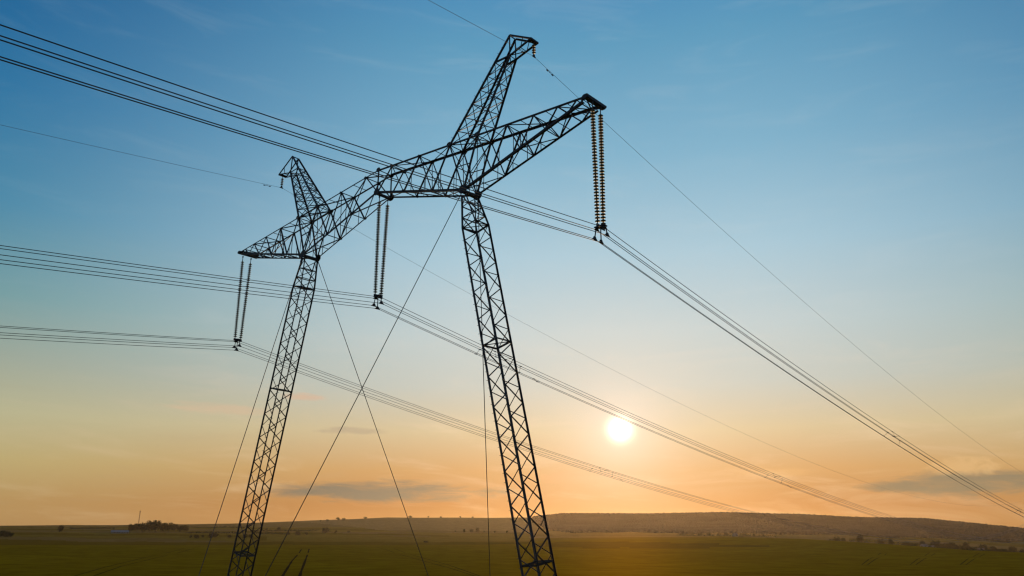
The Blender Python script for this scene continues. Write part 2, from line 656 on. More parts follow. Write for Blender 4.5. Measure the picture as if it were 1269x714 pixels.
arm = MB()
BR, TH = 0.082, 0.045
for sx in (-1, 1):
    U = [0, 1.37, 4.13, 6.95, 9.33, 11.7, 13.7, 15.4, 16.7]
    L = [0, 2.72, 5.45, 8.22, 10.5, 12.7, 14.55, 16.1]
    for sy in (-1, 1):
        up = lambda x: Vector((sx * x, sy * w_up(x), z_up(x)))
        lo = lambda x: Vector((sx * x, sy * w_low(x), z_low(x)))
        arm.angle(up(0), up(DX), 0.085 if sy < 0 else 0.125, ref=(0, -sy, 0))
        arm.angle(lo(0.02), lo(AX), 0.14 if sy < 0 else 0.09, ref=(0, -sy, 0))
        arm.angle(lo(AX), lo(DX - 0.35), 0.14 if sy < 0 else 0.085, ref=(0, -sy, 0))
        seq = [('L', 0), ('U', 1.37), ('L', 2.72), ('U', 4.13), ('L', 5.45), ('U', 6.95), ('L', 8.22), ('U', 9.33), ('L', 10.5),
               ('U', 11.7), ('L', 12.7), ('U', 13.7), ('L', 14.55), ('U', 15.4), ('L', 16.1), ('U', 16.7)]
        for (k0, x0), (k1, x1) in zip(seq[:-1], seq[1:]):
            a = up(x0) if k0 == 'U' else lo(x0)
            b = up(x1) if k1 == 'U' else lo(x1)
            arm.angle(a, b, BR if 2 < x0 < 12 else BR * 0.8, ref=(0, -sy, 0))
        # secondary struts: from each diagonal's middle to the chords
        for (k0, x0), (k1, x1) in zip(seq[:-1], seq[1:]):
            if 2.0 < x0 < 13.5:
                a = up(x0) if k0 == 'U' else lo(x0)
                b = up(x1) if k1 == 'U' else lo(x1)
                mid = (a + b) / 2
                xm = abs(mid.x)
                arm.angle(mid, lo(xm), TH, ref=(0, -sy, 0))
        arm.angle(up(0), lo(0), 0.11, ref=(0, -sy, 0))
    # top and bottom planes
    for lst, wf, zf in ((U, w_up, z_up), (L, w_low, z_low)):
        P = [[Vector((sx * x, sy * wf(x), zf(x))) for x in lst + ([DX - 0.2] if lst is U else [DX - 0.5])] for sy in (-1, 1)]
        for i in range(len(P[0])):
            if not (i == 0 and sx < 0):
                arm.angle(P[0][i], P[1][i], 0.065)
        for i in range(len(P[0]) - 1):
            a, b = (P[0][i], P[1][i + 1]) if i % 2 else (P[1][i], P[0][i + 1])
            arm.angle(a, b, 0.06)
            m0, m1 = (P[0][i] + P[0][i + 1]) / 2, (P[1][i] + P[1][i + 1]) / 2
            if i > 0:
                c = (a + b) / 2
                arm.angle(m0, c, 0.045)
                arm.angle(c, m1, 0.045)
    # cross frames
    for xu, xl in ((4.13, 5.45), (9.33, 8.22), (6.95, 8.22), (11.7, 12.7), (13.7, 14.55)):
        arm.angle((sx * xu, -w_up(xu), z_up(xu)), (sx * xl, w_low(xl), z_low(xl)), TH)
        arm.angle((sx * xu, w_up(xu), z_up(xu)), (sx * xl, -w_low(xl), z_low(xl)), TH)
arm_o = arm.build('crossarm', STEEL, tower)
for sx in (-1, 1):
    e = MB()
    e.box((sx * (DX + 0.02), -0.80, ZT - 0.06), (sx * (DX + 0.02), 0.80, ZT - 0.06), 0.05, 0.17)
    e.box((sx * (DX - 0.14), -0.79, ZT + 0.045), (sx * (DX - 0.14), 0.79, ZT + 0.045), 0.18, 0.025)
    e.box((sx * (DX - 0.14), -0.78, ZT - 0.165), (sx * (DX - 0.14), 0.78, ZT - 0.15), 0.16, 0.025)
    e.plate((sx * (DX - 0.12), -0.815, ZT - 0.05), (1, 0, 0), (0, 0, 1), (0, 1, 0), 0.20, 0.11, 0.02)
    e.plate((sx * (DX - 0.12), 0.815, ZT - 0.05), (1, 0, 0), (0, 0, 1), (0, 1, 0), 0.20, 0.11, 0.02)
    for sy in (-1, 1):
        e.box((sx * (DX - 0.5), sy * 0.60, ZT - 0.02), (sx * (DX + 0.02), sy * 0.66, ZT - 0.04), 0.12, 0.14)
    e.build('end_beam', STEEL, arm_o)


def gusset(parent, c, size, n=(0, 1, 0), u=(1, 0, 0), v=(0, 0, 1), th=0.03):
    g = MB()
    g.plate(c, u, v, n, size, size * 0.8, th)
    return g.build('gusset_plate', STEEL, parent)


for sx in (-1, 1):
    for sy in (-1, 1):
        o = sy * 0.095
        gusset(arm_o, (sx * AX, sy * WL + o, ZL + 0.03), 0.33)
        gusset(arm_o, (sx * 6.95, sy * w_up(6.95) + o, z_up(6.95)), 0.19)
        gusset(arm_o, (sx * 9.33, sy * w_up(9.33) + o, z_up(9.33)), 0.19)
        gusset(arm_o, (sx * 1.37, sy * w_up(1.37) + o, z_up(1.37) - 0.05), 0.14)
        gusset(arm_o, (sx * 4.13, sy * w_up(4.13) + o, z_up(4.13) - 0.04), 0.10)
        gusset(arm_o, (sx * 5.45, sy * w_low(5.45) + o, z_low(5.45) + 0.04), 0.10)
        gusset(arm_o, (sx * 2.72, sy * w_low(2.72) + o, z_low(2.72) + 0.04), 0.10)
for sy in (-1, 1):
    gusset(arm_o, (0, sy * (0.53 + 0.095), ZC), 0.28)
    gusset(arm_o, (0, sy * (0.50 + 0.095), z_up(0)), 0.19)
cb = MB()
cb.box((0, -0.55, ZC - 0.10), (0, 0.55, ZC - 0.10), 0.20, 0.13)
cb.build('hanger_beam', STEEL, arm_o)
for sx in (-1, 1):
    cb = MB()
    cb.box((sx * AX, -0.62, ZL - 0.10), (sx * AX, 0.62, ZL - 0.10), 0.26, 0.16)
    cb.build('bearing_beam', STEEL, arm_o)

# ---- masts (legs)
SL, HX, HY = 0.2455, 0.531, 0.549
MZT, MZB = ZL - 0.24, 0.42


def mast_pt(sx, t, ix, iy):
    """point on a mast corner, t metres down its axis"""
    n = math.sqrt(1 + SL * SL)
    c = Vector((sx * (AX + SL * t / n), 0, MZT - t / n))
    u = Vector((1 / n, 0, sx * SL / n))
    T = (MZT - MZB) * n
    kx = min(1.0, 0.30 + 0.70 * t / 2.1, 0.12 + 0.88 * (T - t) / 3.2)
    ky = min(1.0, 0.94 + 0.06 * t / 2.1, 0.12 + 0.88 * (T - t) / 3.2)
    return c + u * (ix * HX * kx) + Vector((0, iy * HY * ky, 0))


NL = math.sqrt(1 + SL * SL)
TL = (MZT - MZB) * NL
DIAS = [2.1, (MZT - 20.0) * NL, (MZT - 8.96) * NL, TL - 3.2]
for sx in (-1, 1):
    m = MB()
    cuts = [0, 2.1, TL - 3.2, TL]
    for ix, iy in SXY:
        for a, b in zip(cuts[:-1], cuts[1:]):
            m.angle(mast_pt(sx, a, ix, iy), mast_pt(sx, b, ix, iy), 0.086, 0.013, ref=(ix, 0, 0), flip=ix * iy)
    # single lacing that alternates between the four faces
    npan = 29
    ts = [2.1 + (TL - 5.3) * k / npan for k in range(npan + 1)]
    top = [0.0, 0.75, 1.45]
    bot = [TL - 2.3, TL - 1.3, TL - 0.4]
    ts = top + ts + bot
    for fi in range(4):
        (ax, ay), (bx, by) = SXY[fi], SXY[(fi + 1) % 4]
        for k in range(len(ts) - 1):
            flip = k % 2
            a = mast_pt(sx, ts[k], *((ax, ay) if flip else (bx, by)))
            b = mast_pt(sx, ts[k + 1], *((bx, by) if flip else (ax, ay)))
            m.angle(a, b, 0.05, 0.009, ref=((ax + bx), (ay + by), 0))
        for t in (0.75, 1.45):
            m.angle(mast_pt(sx, t, ax, ay), mast_pt(sx, t, bx, by), 0.055)
    # step bolts up one corner
    k = 0
    t = 3.0
    while t < TL - 4:
        p = mast_pt(sx, t, -sx, -1)
        d = Vector((-sx, 0, 0)) if k % 2 else Vector((0, -1, 0))
        m.box(p, p + d * 0.17, 0.02, 0.02)
        t += 0.45
        k += 1
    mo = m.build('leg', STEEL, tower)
    for t in DIAS:
        d = MB()
        q = [mast_pt(sx, t, *c) for c in SXY]
        for k in range(4):
            d.angle(q[k], q[(k + 1) % 4], 0.085)
        d.angle(q[0], q[2], 0.05)
        d.angle(q[1], q[3], 0.05)
        d.build('diaphragm', STEEL, mo)
    f = MB()
    base = mast_pt(sx, TL, 0, 0)
    f.lathe([(0.0, -0.10), (0.13, -0.06), (0.16, 0.02), (0.16, 0.12), (0.10, 0.2)], 12, base)
    f.build('hinge_shoe', STEEL, mo)

# ---- ground-wire peaks
PK_IN = [(6.95, w_up(6.95), z_up(6.95)), (11.59, 0.25, 38.68)]
PK_OUT = [(9.33, w_up(9.33), z_up(9.33)), (11.62, 0.27, 37.25)]
BR_TIP = (13.27, 0.30, 37.62)
IN_LEV = 0.755                     # share of the inner chord at which the bracket starts
for sx in (-1, 1):
    pk = MB()

    def inn(t, sy):
        a, b = PK_IN
        return Vector((sx * lerp(a[0], b[0], t), sy * lerp(a[1], b[1], t), lerp(a[2], b[2], t)))

    def outp(t, sy):
        a, b = PK_OUT
        return Vector((sx * lerp(a[0], b[0], t), sy * lerp(a[1], b[1], t), lerp(a[2], b[2], t)))

    for sy in (-1, 1):
        pk.angle(inn(0, sy), inn(1, sy), 0.10, ref=(0, -sy, 0))
        pk.angle(outp(0, sy), outp(1, sy), 0.10, ref=(0, -sy, 0))
        j = Vector((sx * AX, sy * WL, ZL))
        pk.angle(inn(0, sy), j, 0.10, ref=(0, -sy, 0))
        pk.angle(outp(0, sy), j, 0.10, ref=(0, -sy, 0))
        # lower A-frame bracing below the arm's top chord
        q0, q1 = inn(0, sy).lerp(j, 0.5), outp(0, sy).lerp(j, 0.5)
        pk.angle(q0, q1, 0.06)
        pk.angle(inn(0, sy), outp(0, sy), 0.07)
        pk.angle(q0, outp(0, sy), 0.055)
    q = [inn(0, s).lerp(Vector((sx * AX, s * WL, ZL)), 0.5) for s in (-1, 1)]
    pk.angle(q[0], q[1], 0.055)
    NP = 6
    for k in range(NP):
        t0, t1 = k / NP, (k + 1) / NP
        for sy in (-1, 1):
            pk.angle(inn(t0 * IN_LEV, sy), outp(t1, sy), 0.05)
            pk.angle(outp(t0, sy), inn(t1 * IN_LEV, sy), 0.05)
        pk.angle(inn(t0 * IN_LEV, -1), inn(t1 * IN_LEV, 1), 0.045)
        pk.angle(inn(t0 * IN_LEV, 1), inn(t1 * IN_LEV, -1), 0.045)
        pk.angle(outp(t0, -1), outp(t1, 1), 0.045)
        pk.angle(outp(t0, 1), outp(t1, -1), 0.045)
    for t in (0, 0.5, 1.0):
        pk.angle(inn(t * IN_LEV, -1), inn(t * IN_LEV, 1), 0.055)
        pk.angle(outp(t, -1), outp(t, 1), 0.055)
    pk.angle(inn(0, -1), outp(0, 1), 0.055)
    pk.angle(inn(0, 1), outp(0, -1), 0.055)
    pk.angle(inn(1, -1), inn(1, 1), 0.08)
    for k in range(14):            # step bolts
        p = inn(0.06 + k * 0.064, -1)
        p2 = p + Vector((-sx * 0.16, 0, 0.05)) if k % 2 else p + Vector((0, -0.17, 0))
        pk.box(p, p2, 0.018, 0.018)
    po = pk.build('ground_wire_peak', STEEL, tower)
    b = MB()
    for sy in (-1, 1):
        tip = Vector((sx * BR_TIP[0], sy * BR_TIP[1], BR_TIP[2]))
        b.angle(inn(IN_LEV, sy), outp(1, sy), 0.09, ref=(0, -sy, 0))
        b.angle(outp(1, sy), tip, 0.09, ref=(0, -sy, 0))
        b.angle(inn(1, sy), tip, 0.10, ref=(0, -sy, 0))
        b.angle(inn(1, sy), outp(1, sy), 0.08)
        b.angle(outp(1, sy).lerp(tip, 0.5), inn(1, sy).lerp(tip, 0.62), 0.05)
        b.angle(outp(1, sy).lerp(tip, 0.5), outp(1, -sy) if sy > 0 else tip, 0.04)
    m0, m1 = [outp(1, s).lerp(Vector((sx * BR_TIP[0], s * BR_TIP[1], BR_TIP[2])), 0.5) for s in (-1, 1)]
    b.angle(m0, m1, 0.05)
    t0, t1 = [Vector((sx * BR_TIP[0], s * (BR_TIP[1] + 0.04), BR_TIP[2])) for s in (-1, 1)]
    b.box(t0, t1, 0.11, 0.11)
    b.plate(((t0 + t1) / 2 + Vector((-sx * 0.12, 0, 0))), (1, 0, 0), (0, 1, 0), (0, 0, 1), 0.12, 0.3, 0.03)
    b.build('bracket', STEEL, po)

# ---- guy ropes to two central anchors, before and behind the tower
ANCH = {(-1, -1): (-1.13, -11.07), (-1, 1): (-1.58, 10.44), (1, -1): (1.17, -10.89), (1, 1): (0.59, 10.51)}
for (sx, sy), (ax, ay) in ANCH.items():
    a = Vector((sx * AX, sy * 0.66, ZL - 0.18))
    b = Vector((ax, ay, 0.55))
    g = MB()
    pts = []
    for k in range(13):
        t = k / 12
        p = a.lerp(b, t)
        p.z -= 0.10 * 4 * t * (1 - t)
        pts.append(p)
    g.tube(pts, 0.024, 6)
    go = g.build('guy_rope', ROPE, tower)
    h = MB()
    d = (b - a).normalized()
    h.box(a - d * 0.05, a + d * 0.55, 0.09, 0.05)
    h.build('rope_socket', STEEL, go)
    h = MB()
    h.tube([b - d * 1.3, b - d * 1.2, b - d * 0.3, b + d * 0.1], [0.03, 0.06, 0.06, 0.03], 8)
    h.build('turnbuckle', STEEL, go)


def footing(x, y, label):
    f = MB()
    f.lathe([(0.75, -0.4), (0.75, 0.16), (0.55, 0.20), (0.42, 0.32), (0.20, 0.32)], 16, (x, y, 0))
    return tag(f.build('concrete_footing', CONC), label, 'footing', 'concrete footings of the pylon')


footing(-(AX + SL * (MZT - MZB)), 0, 'round grey concrete footing under the left leg of the pylon')
footing(AX + SL * (MZT - MZB), 0, 'round grey concrete footing under the right leg of the pylon')


def anchor(y, label):
    f = MB()
    f.box((-2.1, y, 0.0), (2.1, y, 0.0), 1.0, 0.7)
    for x in (-1.3, -0.9, 0.9, 1.3):
        f.box((x, y - 0.06, 0.34), (x, y - 0.06, 0.62), 0.08, 0.05)
    return tag(f.build('guy_anchor', CONC), label, 'anchor block', 'anchor blocks of the guy ropes')


anchor(-10.95, 'long concrete block anchoring the two near guy ropes')
anchor(10.47, 'long concrete block anchoring the two far guy ropes')

# ------------------------------------------------------------------ insulators
PITCH_D, NDISC = 0.171, 37
disc = MB()
disc.lathe([(0.03, 0.0), (0.06, 0.03), (0.125, 0.045), (0.140, 0.058), (0.122, 0.080), (0.07, 0.105), (0.045, 0.12), (0.04, 0.168)], 12)
DISC_ME = disc.mesh('insulator_disc', GLASS)
DISC_ME.polygons.foreach_set('use_smooth', [True] * len(DISC_ME.polygons))
ZB = 24.365                         # centre of the conductor bundle at the tower
RB = 0.40
PENT = [(0.0, -1.0), (0.95, -0.31), (0.59, 0.81), (-0.59, 0.81), (-0.95, -0.31)]


def insulator_set(x, ztop, label, drop):
    t = empty('insulator_set', (x, 0, ztop))
    tag(t, label, 'insulator string', 'double insulator strings holding the conductor bundles')
    zy = ZB + 0.42
    for sy in (-1, 1):
        a = Vector((0, sy * 0.36, 0))
        b = Vector((0, sy * 0.235, zy - ztop + 0.10))
        d = (b - a).normalized()
        ln = (b - a).length
        s0 = ln - 0.08 - NDISC * PITCH_D
        s_ = MB()
        s_.tube([a, b], 0.026, 6)
        s_.box(a, a + d * 0.16, 0.09, 0.06)
        so = s_.build('insulator_string', CAPM, t)
        q = (-d).to_track_quat('Z', 'Y')
        for k in range(NDISC):
            p = a + d * (s0 + (k + 1) * PITCH_D)
            dd = link('insulator_disc', DISC_ME, so)
            dd.location = p
            dd.rotation_mode = 'QUATERNION'
            dd.rotation_quaternion = q
    y = MB()
    # yoke: a plate along the line and a plate across it
    zc = zy - ztop
    y.box((0, -0.34, zc), (0, 0.34, zc), 0.05, 0.20)
    y.box((-0.30, 0, zc + 0.02), (0.30, 0, zc + 0.02), 0.30, 0.06)
    for px, pz in PENT:
        e = Vector((px * RB, 0, ZB + pz * RB - ztop + 0.05))
        s0 = Vector((max(-0.28, min(0.28, px * RB)), 0, zc))
        y.box(s0, e, 0.05, 0.035)
    y.build('yoke', STEEL, t)
    for px, pz in PENT:
        c = MB()
        e = Vector((px * RB, 0, ZB + pz * RB - ztop))
        c.tube([e + Vector((0, -0.2, -0.035)), e + Vector((0, -0.1, 0.0)), e + Vector((0, 0.1, 0.0)), e + Vector((0, 0.2, -0.035))],
               [0.025, 0.055, 0.055, 0.025], 8)
        c.plate(e + Vector((0, 0, 0.05)), (0, 1, 0), (0, 0, 1), (1, 0, 0), 0.10, 0.10, 0.05)
        c.build('suspension_clamp', STEEL, t)
    return t


insulator_set(-DX, ZT - 0.22, 'pair of long insulator strings hanging from the far left tip of the crossarm', 0.8)
insulator_set(0, ZC - 0.18, 'pair of long insulator strings hanging from the middle of the crossarm between the legs', 0.5)
insulator_set(DX, ZT - 0.22, 'pair of long insulator strings hanging from the near right tip of the crossarm', 0.5)

# ------------------------------------------------------------------ conductors
AP, BP, CP = -0.1609, 0.00042, -0.003        # far span: slope, sag, drift
AN, BN, CN = 0.1443, 0.00030, -0.0728        # near span


def wire_pt(x0, z0, y, g=False):
    if y >= 0:
        a, b, c = (-0.1915, 0.00049, -0.003) if g else (AP, BP, CP)
    else:
        a, b, c = (0.1624, 0.00033, -0.0565) if g else (AN, BN, CN)
    return Vector((x0 + c * y, y, z0 + a * y + b * y * y))


YS = [-260, -220, -180, -150, -120, -100, -85, -70, -60, -52, -46, -41, -37, -33, -30, -27, -24, -21, -18, -15, -12, -9, -6, -3, 0,
      4, 8, 12, 17, 22, 28, 35, 43, 52, 62, 73, 85, 98, 112, 127, 143, 160, 178, 197, 217, 238, 260, 283, 307, 331, 357, 383]


def bundle(x, label, spacers):
    t = empty('conductor_bundle', (x, 0, ZB))
    tag(t, label, 'power line', 'five-wire conductor bundles of the power line')
    off = Vector((x, 0, ZB))
    for px, pz in PENT:
        w = MB()
        w.tube([wire_pt(x + px * RB, ZB + pz * RB, y) - off for y in YS], 0.0175, 5)
        w.build('wire', WIRE, t)
    for y in spacers:
        # staggered two-wire spacers make up one group
        for k in range(5):
            (p0, q0), (p1, q1) = PENT[k], PENT[(k + 1) % 5]
            yy = y + k * (1.7 if y > 0 else -0.8)
            s_ = MB()
            a = wire_pt(x + p0 * RB, ZB + q0 * RB, yy) - off
            b = wire_pt(x + p1 * RB, ZB + q1 * RB, yy) - off
            s_.tube([a, b], 0.012, 5)
            for e in (a, b):
                s_.tube([e - Vector((0, .11, 0)), e + Vector((0, .11, 0))], 0.036, 6)
            s_.build('spacer', CAPM, t)
    return t


bundle(-DX, 'bundle of thin wires held by the insulators of the far left crossarm tip', (46, 96, 150, 205))
bundle(0, 'bundle of wires held by the middle insulators, passing closest below the sun', (9, 55, 104, 158, 214))
bundle(DX, 'bundle of wires held by the near right insulators, running out at the right edge', (40, 88, 140))


def ground_wire(sx, label):
    x0, z0 = sx * 13.243, 36.568
    t = empty('ground_wire', (x0, 0, z0))
    tag(t, label, 'wire', 'single ground wires above the power line')
    off = Vector((x0, 0, z0))
    w = MB()
    w.tube([wire_pt(x0, z0, y, True) - off for y in YS], 0.0105, 5)
    w.build('wire', ROPE, t)
    for y in (1.45, -1.3):
        d = MB()
        c = wire_pt(x0, z0, y, True) - off
        tdir = (wire_pt(x0, z0, y + 0.3, True) - wire_pt(x0, z0, y - 0.3, True)).normalized()
        lowr = Vector((0, 0, -0.09))
        d.box(c, c + lowr, 0.03, 0.03)
        d.tube([c + lowr - tdir * 0.24, c + lowr + tdir * 0.24], 0.011, 5)
        for s_ in (-1, 1):
            e = c + lowr + tdir * (0.24 * s_)
            d.tube([e - tdir * 0.07, e + tdir * 0.07], 0.038, 8)
        d.build('vibration_damper', CAPM, t)
    # short insulator that hangs it from the peak
    i = empty('ground_wire_insulator', (x0, 0, BR_TIP[2]))
    tag(i, 'short dark insulator hanging from the tip of the %s peak of the pylon' % ('nearer, taller looking' if sx > 0 else 'farther left'),
        'insulator', 'short insulators under the ground wire brackets')
    L = BR_TIP[2] - z0
    r = MB()
    r.tube([(0, 0, -0.02), (0, 0, -L + 0.12)], 0.022, 6)
    r.build('rod', CAPM, i)
    for k in range(4):
        dd = link('insulator_disc', DISC_ME, i)
        dd.location = (0, 0, -0.36 - k * 0.16)
        dd.scale = (0.85, 0.85, 0.85)
    c = MB()
    c.tube([(0, -0.16, -L - 0.03), (0, -0.06, -L), (0, 0.06, -L), (0, 0.16, -L - 0.03)], [0.02, 0.05, 0.05, 0.02], 8)
    c.plate((0, 0, -L + 0.07), (0, 1, 0), (0, 0, 1), (1, 0, 0), 0.08, 0.09, 0.04)
    c.build('clamp', STEEL, i)


ground_wire(1, 'single thin wire from the right peak crossing the upper right sky')
ground_wire(-1, 'single faint wire from the left peak passing behind the crossarm and legs')

# ------------------------------------------------------------------ vegetation and far buildings
def leaf_material(name, c):
    return mat(name, c, 0.9, 0.0, 0.45, 0.5, 0.1)


LEAF = [leaf_material('leaves_deep', (.030, .040, .012)), leaf_material('leaves_olive', (.050, .056, .018)), leaf_material('leaves_grey', (.060, .060, .030))]
BARK = mat('bark', (.06, .045, .03), 0.9, 0, 0.3, 2.0)


def crown_mesh(name, seed, w, h, base, lobes, leaves, m, size):
    """leaf clumps spread through several overlapping lobes; unit height 1"""
    r = random.Random(seed)
    b = MB()
    L = []
    for k in range(lobes):
        a = r.uniform(0, 2 * math.pi)
        q = r.uniform(0, 0.30) * w
        L.append((Vector((math.cos(a) * q, math.sin(a) * q, base + (h - base) * r.uniform(0.25, 0.80))), r.uniform(0.20, 0.34) * w, r.uniform(0.14, 0.24) * (h - base) * 1.6))
    for k in range(leaves):
        c, rx, rz = r.choice(L)
        d = Vector((r.gauss(0, 1), r.gauss(0, 1), r.gauss(0, 1))).normalized() * (r.random() ** 0.4)
        p = c + Vector((d.x * rx, d.y * rx, d.z * rz))
        if p.z < base * 0.6:
            continue
        n = Vector((r.gauss(0, 1), r.gauss(0, 1), r.gauss(0, 1))).normalized()
        u = n.orthogonal().normalized()
        v = n.cross(u)
        s_ = size * r.uniform(0.6, 1.4)
        b.add([p - u * s_ - v * s_ * .5, p + u * s_ * .2 - v * s_, p + u * s_ + v * s_ * .3, p - u * s_ * .3 + v * s_], [(0, 1, 2, 3)])
    return b.mesh(name, m)


def trunk_mesh(name, seed, h, rad_, m):
    r = random.Random(seed)
    b = MB()
    b.tube([(0, 0, -0.05), (r.uniform(-.02, .02), r.uniform(-.02, .02), h * 0.4), (r.uniform(-.04, .04), r.uniform(-.04, .04), h)], [rad_, rad_ * 0.75, rad_ * 0.35], 7)
    for k in range(3):
        a = r.uniform(0, 6.28)
        z0 = h * r.uniform(0.45, 0.7)
        b.tube([(0, 0, z0), (math.cos(a) * .14, math.sin(a) * .14, z0 + h * 0.35)], [rad_ * 0.5, rad_ * 0.2], 5)
    return b.mesh(name, m)


KIND = {}
for i, (w, h, base, lobes) in enumerate(((0.95, 1.0, 0.16, 9), (0.75, 1.0, 0.2, 8), (1.15, 1.0, 0.12, 11))):
    KIND['tree%d' % i] = (crown_mesh('crown', 40 + i, w, h, base, lobes, 900, LEAF[i % 2], 0.038), trunk_mesh('trunk', 70 + i, 0.62, 0.03, BARK))
for i, (w, lobes) in enumerate(((1.7, 9), (2.2, 11))):
    KIND['bush%d' % i] = (crown_mesh('crown', 90 + i, w, 1.0, 0.03, lobes, 700, LEAF[1 + i], 0.055), trunk_mesh('trunk', 95 + i, 0.5, 0.035, BARK))


def plant(kind, px, r, h, label, cat, group, name=None, wide=1.0, rz=0.0):
    p = ground_at(px, r)
    t = empty(name or ('tree' if kind.startswith('tree') else 'bush'), (p.x, p.y, p.z - 0.1 * h * 0.3))
    t.scale = (h * wide, h * wide, h)
    t.rotation_euler = (0, 0, rz)
    tag(t, label, cat, group)
    c, k = KIND[kind]
    link('crown', c, t)
    link('trunk', k, t)
    return t


ORD = ['first', 'second', 'third', 'fourth', 'fifth', 'sixth', 'seventh', 'eighth', 'ninth', 'tenth', 'eleventh', 'twelfth',
       'thirteenth', 'fourteenth', 'fifteenth', 'sixteenth', 'seventeenth', 'eighteenth', 'nineteenth', 'twentieth']
m_px = lambda r: r / FPX       # metres per picture pixel at range r

rg = random.Random(11)
# the grove on the left skyline
R0 = 1750
for k, (px, hh, wd, dr) in enumerate(((162, 8.5, 1.2, 0), (168, 9, 1.1, 60), (176, 11.5, 1.25, 0), (185, 12, 1.2, 40), (193, 13, 1.3, 0), (201, 11.5, 1.2, 50),
                                      (208, 10, 1.25, 0), (216, 9, 1.2, 40), (223, 8.5, 1.2, 0), (229, 7, 1.1, 30))):
    plant('tree%d' % (k % 3), px, R0 + dr, hh * m_px(R0), '%s tree from the left in the dark grove on the left skyline' % ORD[k], 'tree',
          'trees of the dark grove on the skyline', wide=wd, rz=rg.uniform(0, 6))
plant('tree0', 74, 1700, 7.5 * m_px(1700), 'lone round tree on the left skyline between the grove and the bushes', 'tree', 'lone trees', wide=1.1)
for k, (px, hh) in enumerate(((2, 6), (8, 7), (14, 4.5), (-6, 6))):
    if px > 0:
        plant('bush%d' % (k % 2), px, 1250, hh * m_px(1250), ('dark bush at the very left edge of the meadow', 'taller dark bush beside the left edge of the meadow', 'low bush right of the taller ones near the left edge')[k],
              'bush', 'bushes at the left edge')
for k, (px, r, hh) in enumerate(((237, 1180, 3.5), (245, 1160, 4.5), (252, 1200, 3), (262, 1180, 6), (268, 1200, 5), (285, 1200, 3.5), (304, 1150, 5), (312, 1200, 4))):
    plant('bush%d' % (k % 2), px, r, hh * m_px(r), '%s dark bush from the left in the meadow before the left leg' % ORD[k], 'bush', 'bushes in the meadow by the left leg', wide=0.9, rz=k)
for k, (px, r, hh) in enumerate(((330, 1950, 3), (345, 1950, 4), (358, 1400, 3.4), (370, 1400, 5), (380, 1420, 3.5), (402, 1620, 7), (416, 1640, 3.5), (432, 1700, 3))):
    plant('bush%d' % (k % 2), px, r, hh * m_px(r), '%s bush from the left on the field edges between the two pylon legs' % ORD[k], 'bush', 'bushes on the field edges', wide=0.8, rz=k * 2)
for k, (px, r, hh) in enumerate(((396, 2950, 2), (405, 2950, 2.6), (418, 3000, 3.6), (424, 3000, 3), (452, 3050, 3), (508, 3300, 2.8), (530, 3350, 2), (546, 3350, 1.8), (570, 3350, 1.8), (585, 3350, 1.6))):
    plant('bush%d' % (k % 2), px, r, hh * m_px(r), '%s tiny bush from the left on the bare ridge behind the legs' % ORD[k], 'bush', 'bushes on the bare ridge', wide=1.0, rz=k)
for k, (px, r, hh) in enumerate(((564, 1850, 3), (575, 1850, 5), (584, 1860, 5.5), (592, 1850, 6.5), (600, 1880, 3), (613, 1860, 3.5), (628, 1900, 3))):
    plant('tree%d' % (k % 3), px, r, hh * m_px(r), '%s small hazy tree from the left in the row left of the right leg' % ORD[k], 'tree', 'hazy tree row by the right leg', wide=0.9, rz=k)
plant('bush1', 529, 930, 2.2 * m_px(930), 'low flat bush alone at the edge of the green field', 'bush', 'lone bushes', wide=1.6)
# trees and houses of the village on the right
for k, (px, r, hh) in enumerate(((846, 1560, 3.4), (858, 1570, 4), (867, 1560, 5), (878, 1580, 4.5), (890, 1560, 4), (900, 1570, 4.6), (922, 1560, 4.4), (934, 1580, 4), (946, 1560, 3.6))):
    plant('tree%d' % (k % 3), px, r, hh * m_px(r), '%s faint tree from the left along the foot of the wooded hill' % ORD[k], 'tree', 'trees at the foot of the hill', wide=1.2, rz=k)
for k, (px, r, hh, wd) in enumerate(((1036, 1180, 4, 1.5), (1044, 1190, 4, 1.5), (1064, 1100, 8, 0.8), (1090, 1250, 6, 0.9), (1102, 1260, 7, 0.9), (1122, 1350, 6, 1.3), (1130, 1300, 5, 1.4),
                                    (1141, 1380, 7, 1.1), (1149, 1330, 5, 1.5), (1158, 1420, 8, 1.2), (1166, 1340, 6, 1.4), (1176, 1420, 8, 1.2), (1184, 1330, 6, 1.4), (1194, 1450, 8, 1.1),
                                    (1206, 1330, 6, 1.5), (1216, 1450, 7, 1.2), (1228, 1340, 7, 1.3), (1238, 1300, 5, 1.5), (1250, 1420, 7, 1.2), (1262, 1350, 6, 1.3))):
    plant('tree%d' % (k % 3), px, r, hh * 1.25 * m_px(r), '%s dark tree from the left in the village belt on the right' % ORD[k], 'tree', 'trees of the village belt', wide=wd, rz=k)
for k, (px, r, hh) in enumerate(((1222, 900, 3), (1232, 890, 4.5), (1241, 900, 5), (1249, 895, 3.5), (1257, 900, 3))):
    plant('bush%d' % (k % 2), px, r, hh * m_px(r), '%s bush from the left along the lower right field edge' % ORD[k], 'bush', 'bushes at the lower right field edge', wide=1.2, rz=k)

